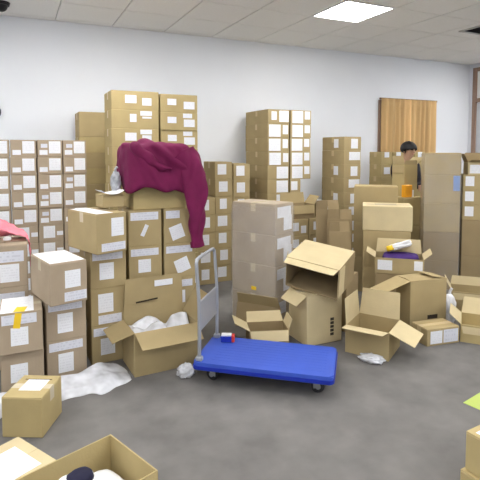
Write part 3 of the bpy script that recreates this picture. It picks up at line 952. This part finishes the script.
# ------------------------------------------------------------------ pile in front of the curtain
hc = corner((3.17, 3.985), -40, 0.44, 0.33)
for i in range(3):
    carton(f'plain carton, {ORD[i]} of pile behind the shiny-topped carton', (*hc, (2 - i) * 0.373), 0.44, 0.33, 0.3724, 'tan', R(-40), 'plain pile on the right', [], flaps=(i == 0))
ic = corner((2.985, 3.62), -40, 0.46, 0.35)
carton('carton with taped shiny top on the right pile', (*ic, 0.725), 0.46, 0.35, 0.235, 'pale', R(-39), None, [('t', 0.25, 0.3, 0.7, 0.7, 'cleartape')], tape='cleartape')
for i in range(2):
    carton(f'carton, {("upper", "lower")[i]} one beneath the shiny-topped carton', (*ic, (1 - i) * 0.362), 0.44, 0.34, 0.3614, 'tan', R(-40), 'cartons beneath the shiny-topped one', [], flaps=False)
# open carton with purple cloth
jc = corner((2.87, 3.30), -42, 0.42, 0.27)
open_carton('low open carton with two labels holding purple cloth', (*jc, 0.392), 0.42, 0.27, 0.14, (0, 0, R(-42)), 'tan', 'pale',
            flaps={'b': 12, 'r': 50, 'l': 60}, flen={'b': 0.13, 'r': 0.09, 'l': 0.09}, labels=[('f', 0.06, 0.22, 0.36, 0.86), ('f', 0.80, 0.3, 0.97, 0.9)])
o = link('purple_cloth', lump_me(0.31, 0.21, 0.155, MT['purple'], 3.3, 0.10, 2.5, 4), None, None, (jc[0] + 0.02, jc[1], 0.40), (0, 0, R(-42)))
tag(o, 'folded purple cloth lying in the low open carton', 'cloth')
carton('carton under the open one with purple cloth', (*jc, 0), 0.40, 0.26, 0.391, 'brown', R(-42), None, [], tape=None)
pp = thing('printed_bag', 'white and yellow printed bag lying on the purple cloth', 'bag', (jc[0] + 0.03, jc[1] + 0.02, 0.585), (R(-12), R(-20), R(-42)))
link('bag_body', lump_me(0.22, 0.17, 0.06, MT['paper'], 7.7, 0.12, power=4.5), None, pp)
link('yellow_panel', lump_me(0.075, 0.176, 0.054, MT['yellowp'], 2.7, 0.1, power=4.5), None, pp, (-0.075, -0.004, 0.004))
link('dark_panel', lump_me(0.045, 0.10, 0.06, MT['navy'], 3.9, 0.1, power=3.5), None, pp, (0.0, 0.02, 0.006))
# carton with hand hole in front of it
kc = corner((2.85, 2.84), -7, 0.36, 0.20)
open_carton('carton with hand hole and drooping left flap at right', (*kc, 0), 0.36, 0.20, 0.425, (0, 0, R(-7)), 'tan', 'tan',
            flaps={'l': 108, 'f': -87, 'b': -89, 'r': -80}, flen={'l': 0.30, 'f': 0.10, 'b': 0.09, 'r': 0.14}, slot=('f', 0.48, 0.22, 0.76, 0.30))
# open carton in front with spread flaps
cM = Vector((2.31, 2.49)) + Vector((math.cos(R(33)), math.sin(R(33)))) * 0.16 + Vector((-math.sin(R(33)), math.cos(R(33)))) * 0.16
open_carton('open carton with flaps spread wide on the right floor', (cM.x, cM.y, 0), 0.32, 0.32, 0.205, (0, 0, R(33)), 'tan', 'pale',  # flaps paler than the walls, ceiling light put into their colour
            flaps={'l': 82, 'f': 112, 'b': 5, 'r': 12}, flen={'l': 0.13, 'f': 0.19, 'b': 0.19, 'r': 0.20})
o = link('film_scrap', lump_me(0.16, 0.10, 0.05, MT['film'], 2.8, 0.35, 2.6), None, None, (2.30, 2.44, 0.0), (0, 0, R(-50)))
o.location = (2.20, 2.54, 0)
tag(o, 'clear film scrap on the floor before the spread open carton', 'film')
# low labelled carton and open cartons at the right edge
lc = corner((2.755, 2.565), -8, 0.30, 0.19)
carton('low carton with two white labels on the floor at right', (*lc, 0), 0.30, 0.19, 0.13, 'tan', R(-8), None, [('f', 0.10, 0.12, 0.46, 0.88, 'label'), ('f', 0.5, 0.12, 0.95, 0.9, 'strip')])
nc_ = corner((3.07, 2.53), -50, 0.48, 0.31)
open_carton('wide open carton with bright back flap at right edge', (*nc_, 0), 0.48, 0.31, 0.14, (0, 0, R(-50)), 'yellow', 'pale',  # pale flap colour stands in for light caught from above
            flaps={'b': 35, 'l': 50, 'f': 176, 'r': 60}, flen={'b': 0.14, 'l': 0.11, 'f': 0.07, 'r': 0.12})
nc_ = corner((3.45, 2.95), -45, 0.50, 0.27)
open_carton('second open carton with pale rim behind the wide one', (*nc_, 0), 0.50, 0.27, 0.24, (0, 0, R(-45)), 'tan', 'pale', flaps={'b': 15, 'l': 30, 'f': 175}, flen={'b': 0.08, 'l': 0.1, 'f': 0.07})
b = thing('plastic_bag', 'small white plastic bag wedged among the right edge cartons', 'bag', (3.285, 2.835, 0))
link('bag_body', lump_me(0.11, 0.10, 0.27, MT['film'], 9.1, 0.15, 2.4), None, b)
link('bag_tie', tube_me(spline([(0, 0, 0.25), (0.01, 0, 0.29), (0.02, -0.01, 0.32)], 4), 0.012, MT['film'], 8, fold=0.006), None, b)

# ------------------------------------------------------------------ wrapped stacks at the right edge
oyaw = -40
oc_ = corner((3.925, 3.755), oyaw, 0.36, 0.33)
HH = (0.235, 0.305, 0.31, 0.31, 0.31)
for i, h in enumerate(HH):
    z = sum(HH[i + 1:])
    carton(f'brown carton, {ORD[i]} of film-wrapped right stack', (*oc_, z), 0.36, 0.33, h - 0.0006, 'tan' if i < 3 else 'brown', R(oyaw), 'film-wrapped right stack',
           [('f', 0.80, 0.45, 0.98, 0.98, 'bluelab')] if i == 1 else [], tape='cleartape', flaps=(i == 0))
o = link('stretch_film', wrap_me(0.36, 0.33, 1.46, 4.0), None, None, (*oc_, 0), (0, 0, R(oyaw)))
tag(o, 'clear stretch film wound around the right brown stack', 'film')
ou = Vector((math.cos(R(oyaw)), math.sin(R(oyaw)))); ov = Vector((-math.sin(R(oyaw)), math.cos(R(oyaw))))
pf_ = Vector((3.925, 3.755)) + ou * 0.385 + ov * 0.02
p1 = corner(pf_, oyaw, 0.20, 0.30); p2 = corner(pf_ + ou * 0.205, oyaw, 0.20, 0.30); pq = corner(pf_ - ov * 0.01, oyaw, 0.50, 0.34); pt = corner(pf_ + ou * 0.05 + ov * 0.02, oyaw, 0.34, 0.26)
for i in range(3):
    carton(f'labelled carton, {ORD[i]} of three on the big right-edge carton', (*p1, 0.76 + (2 - i) * 0.16), 0.20, 0.30, 0.1594, 'tan', R(oyaw), 'three labelled cartons at right edge', [('f', 0.12, 0.25, 0.55, 0.9, 'label')], flaps=False)
for i in range(3):
    carton(f'yellowish carton, {ORD[i]} of column at far right edge', (*p2, 0.76 + (2 - i) * 0.16), 0.20, 0.30, 0.1594, 'yellow', R(oyaw), 'yellowish right edge column', [], flaps=False)
open_carton('small open carton with lifted flap on top at right edge', (*pt, 1.2405), 0.34, 0.26, 0.13, (0, 0, R(oyaw)), 'pale', 'brown', flaps={'l': 25, 'f': 70, 'b': 10}, flen={'l': 0.10, 'f': 0.09, 'b': 0.10}, labels=[('f', 0.05, 0.1, 0.7, 0.8, 'label')])
for i in range(2):
    carton(f'big brown carton, {("upper", "lower")[i]} one at the right edge', (*pq, (1 - i) * 0.38), 0.50, 0.34, 0.3794, 'brown', R(oyaw), 'big brown right edge cartons', [], flaps=False, tape='cleartape')

# carton stack the person works at
for i in range(3):
    carton(f'carton, {ORD[i]} of stack in front of the person', (4.075, 4.20, (2 - i) * 0.32), 0.35, 0.33, 0.3194, 'yellow', 0, 'stack before the person', [], flaps=(i == 0))
open_carton('open carton being packed in front of the person', (4.105, 4.235, 0.961), 0.195, 0.20, 0.37, (0, 0, R(0)), 'yellow', 'tan', flaps={'f': 4, 'r': 55, 'l': 175, 'b': 12}, flen={'f': 0.05, 'r': 0.14, 'l': 0.1, 'b': 0.1})
op = thing('orange_packet', 'orange packet before the carton the person packs', 'packet', (4.0, 4.085, 0.961), (0, 0, R(4)))
link('body', box_me(0.115, 0.06, 0.14, MT['orange'], 0.006), None, op)
link('white_label', box_me(0.03, 0.05, 0.08, MT['paper'], 0.002), None, op, (0.072, 0, 0))

# ------------------------------------------------------------------ person behind the cartons
def skin_mesh(name, joints, edges, m, parent=None, sub=2, root=0):
    me = bpy.data.meshes.new(name)
    me.from_pydata([j[0] for j in joints], edges, [])
    me.materials.append(m)
    o = bpy.data.objects.new(name, me)
    COL.objects.link(o)
    md = o.modifiers.new('skin', 'SKIN'); md.use_smooth_shade = True
    sv = me.skin_vertices[0].data
    for i, j in enumerate(joints):
        r = j[1]
        sv[i].radius = (r, r) if isinstance(r, (int, float)) else r
        sv[i].use_root = (i == root)
    s = o.modifiers.new('sub', 'SUBSURF'); s.levels = sub; s.render_levels = sub
    if parent: o.parent = parent
    return o
px, py = 4.46, 4.62
Jt = [((0, 0, 0.90), (0.15, 0.105)),      # 0 pelvis
      ((0, 0.0, 1.08), (0.135, 0.095)),   # 1 waist
      ((0, -0.02, 1.24), (0.155, 0.105)), # 2 chest
      ((0, -0.03, 1.335), (0.075, 0.065)),# 3 neck base
      ((0, -0.055, 1.40), 0.05),          # 4 neck
      ((0, -0.085, 1.455), (0.062, 0.075)),  # 5 jaw
      ((0, -0.085, 1.525), (0.074, 0.092)),  # 6 skull
      ((0, -0.080, 1.57), (0.055, 0.065)),   # 7 crown
      ((0.17, -0.03, 1.295), 0.055), ((0.205, -0.04, 1.05), 0.043), ((0.10, -0.215, 1.03), 0.034), ((0.055, -0.245, 1.03), 0.028),   # 8-11 right side arm
      ((-0.16, -0.03, 1.29), 0.055), ((-0.165, -0.09, 1.07), 0.043), ((-0.19, -0.215, 1.12), 0.034), ((-0.20, -0.235, 1.14), 0.028), # 12-15
      ((0.085, 0, 0.82), 0.085), ((0.09, -0.01, 0.48), 0.058), ((0.095, 0.01, 0.10), 0.04), ((0.10, -0.10, 0.035), 0.034),
      ((-0.085, 0, 0.82), 0.085), ((-0.09, -0.01, 0.48), 0.058), ((-0.095, 0.01, 0.10), 0.04), ((-0.10, -0.10, 0.035), 0.034)]
Ed = [(0, 1), (1, 2), (2, 3), (3, 4), (4, 5), (5, 6), (6, 7), (2, 8), (8, 9), (9, 10), (10, 11), (2, 12), (12, 13), (13, 14), (14, 15),
      (0, 16), (16, 17), (17, 18), (18, 19), (0, 20), (20, 21), (21, 22), (22, 23)]
# fingers on both hands
def fingers(base, wrist_dir, side, up):
    b_ = Vector(base); d_ = Vector(wrist_dir).normalized(); s_ = Vector(side).normalized(); u2 = Vector(up).normalized()
    bi = len(Jt) and None
    return [([b_ + s_ * o_ + d_ * 0.02, b_ + s_ * o_ + d_ * (0.02 + l * 0.5) + u2 * -0.006, b_ + s_ * o_ * 1.05 + d_ * (0.02 + l * 0.85) + u2 * -0.025]) for o_, l in ((-0.027, 0.066), (-0.009, 0.074), (0.009, 0.07), (0.026, 0.056))] + \
           [[b_ - s_ * 0.022 - d_ * 0.02, b_ - s_ * 0.05 + d_ * 0.005, b_ - s_ * 0.058 + d_ * 0.035]]
for bidx, dr, sd, upv in ((11, (-0.7, -0.5, 0), (0, 0, 1), (0.5, -0.7, 0)), (15, (-0.2, -0.6, 0.3), (0, 0.3, 1), (-1, 0, 0))):
    for ch in fingers(Jt[bidx][0], dr, sd, upv):
        p_ = bidx
        for c_ in ch:
            Jt.append((tuple(c_), 0.0085)); Ed.append((p_, len(Jt) - 1)); p_ = len(Jt) - 1
body = skin_mesh('person', Jt, Ed, MT['skin'])
body.location = (px, py, -0.0)
tag(body, 'person with black hair and dark top standing behind the cartons', 'person')
g_ = 0.013
def grow(ids, extra=g_):
    mp = {i: k for k, i in enumerate(ids)}
    js = []
    for i in ids:
        r = Jt[i][1]
        js.append((Jt[i][0], tuple(x + extra for x in r) if isinstance(r, tuple) else r + extra))
    return js, [(mp[a], mp[b]) for a, b in Ed if a in mp and b in mp]
js, es = grow([0, 1, 2, 3, 8, 9, 10, 12, 13, 14]); skin_mesh('top', js, es, MT['darkcloth'], body)
js, es = grow([0, 16, 17, 18, 20, 21, 22], 0.010); skin_mesh('trousers', js, es, MT['trouser'], body)
for s in (-1, 1):
    o = link('shoe', lump_me(0.095, 0.25, 0.09, MT['black'], 1.0 + s, 0.04, power=3), None, body, (0.098 * s, -0.055, 0.0))
def hair_me():
    bm = bmesh.new()
    bmesh.ops.create_uvsphere(bm, u_segments=36, v_segments=24, radius=1.0)
    kill = [v for v in bm.verts if (v.co.y < -0.35 and v.co.z < 0.18 - 0.25 * abs(v.co.x)) or v.co.z < -0.55]
    bmesh.ops.delete(bm, geom=kill, context='VERTS')
    for v in bm.verts:
        n_ = noise.noise(v.co * 4) * 0.04
        v.co = Vector((v.co.x * (0.093 + n_ * 0.1), v.co.y * (0.112 + n_ * 0.1), v.co.z * (0.098 + n_ * 0.12)))
    me = bm_to_mesh(bm, 'hair', True); me.materials.append(MT['hair'])
    return me
hr = link('hair', hair_me(), None, body, (0, -0.078, 1.515), (R(14), 0, 0))
hr.modifiers.new('s', 'SOLIDIFY').thickness = 0.012
for s in (-1, 1):
    bm = bmesh.new(); bmesh.ops.create_uvsphere(bm, u_segments=12, v_segments=8, radius=0.010)
    link('eye', bm_to_mesh(bm, smooth=True), MT['eye'], body, (0.030 * s, -0.168, 1.505))
    bm = bmesh.new(); bmesh.ops.create_uvsphere(bm, u_segments=12, v_segments=8, radius=1)
    o = link('ear', bm_to_mesh(bm, smooth=True), MT['skin'], body, (0.078 * s, -0.085, 1.49)); o.scale = (0.010, 0.018, 0.028)
bm = bmesh.new(); bmesh.ops.create_cone(bm, cap_ends=True, segments=10, radius1=0.016, radius2=0.006, depth=0.045)
link('nose', bm_to_mesh(bm, smooth=True), MT['skin'], body, (0, -0.172, 1.482), (R(-15), 0, 0))
bm = bmesh.new(); bmesh.ops.create_uvsphere(bm, u_segments=12, v_segments=8, radius=1)
o = link('mouth', bm_to_mesh(bm, smooth=True), MT['lip'], body, (0, -0.152, 1.45)); o.scale = (0.022, 0.010, 0.006)
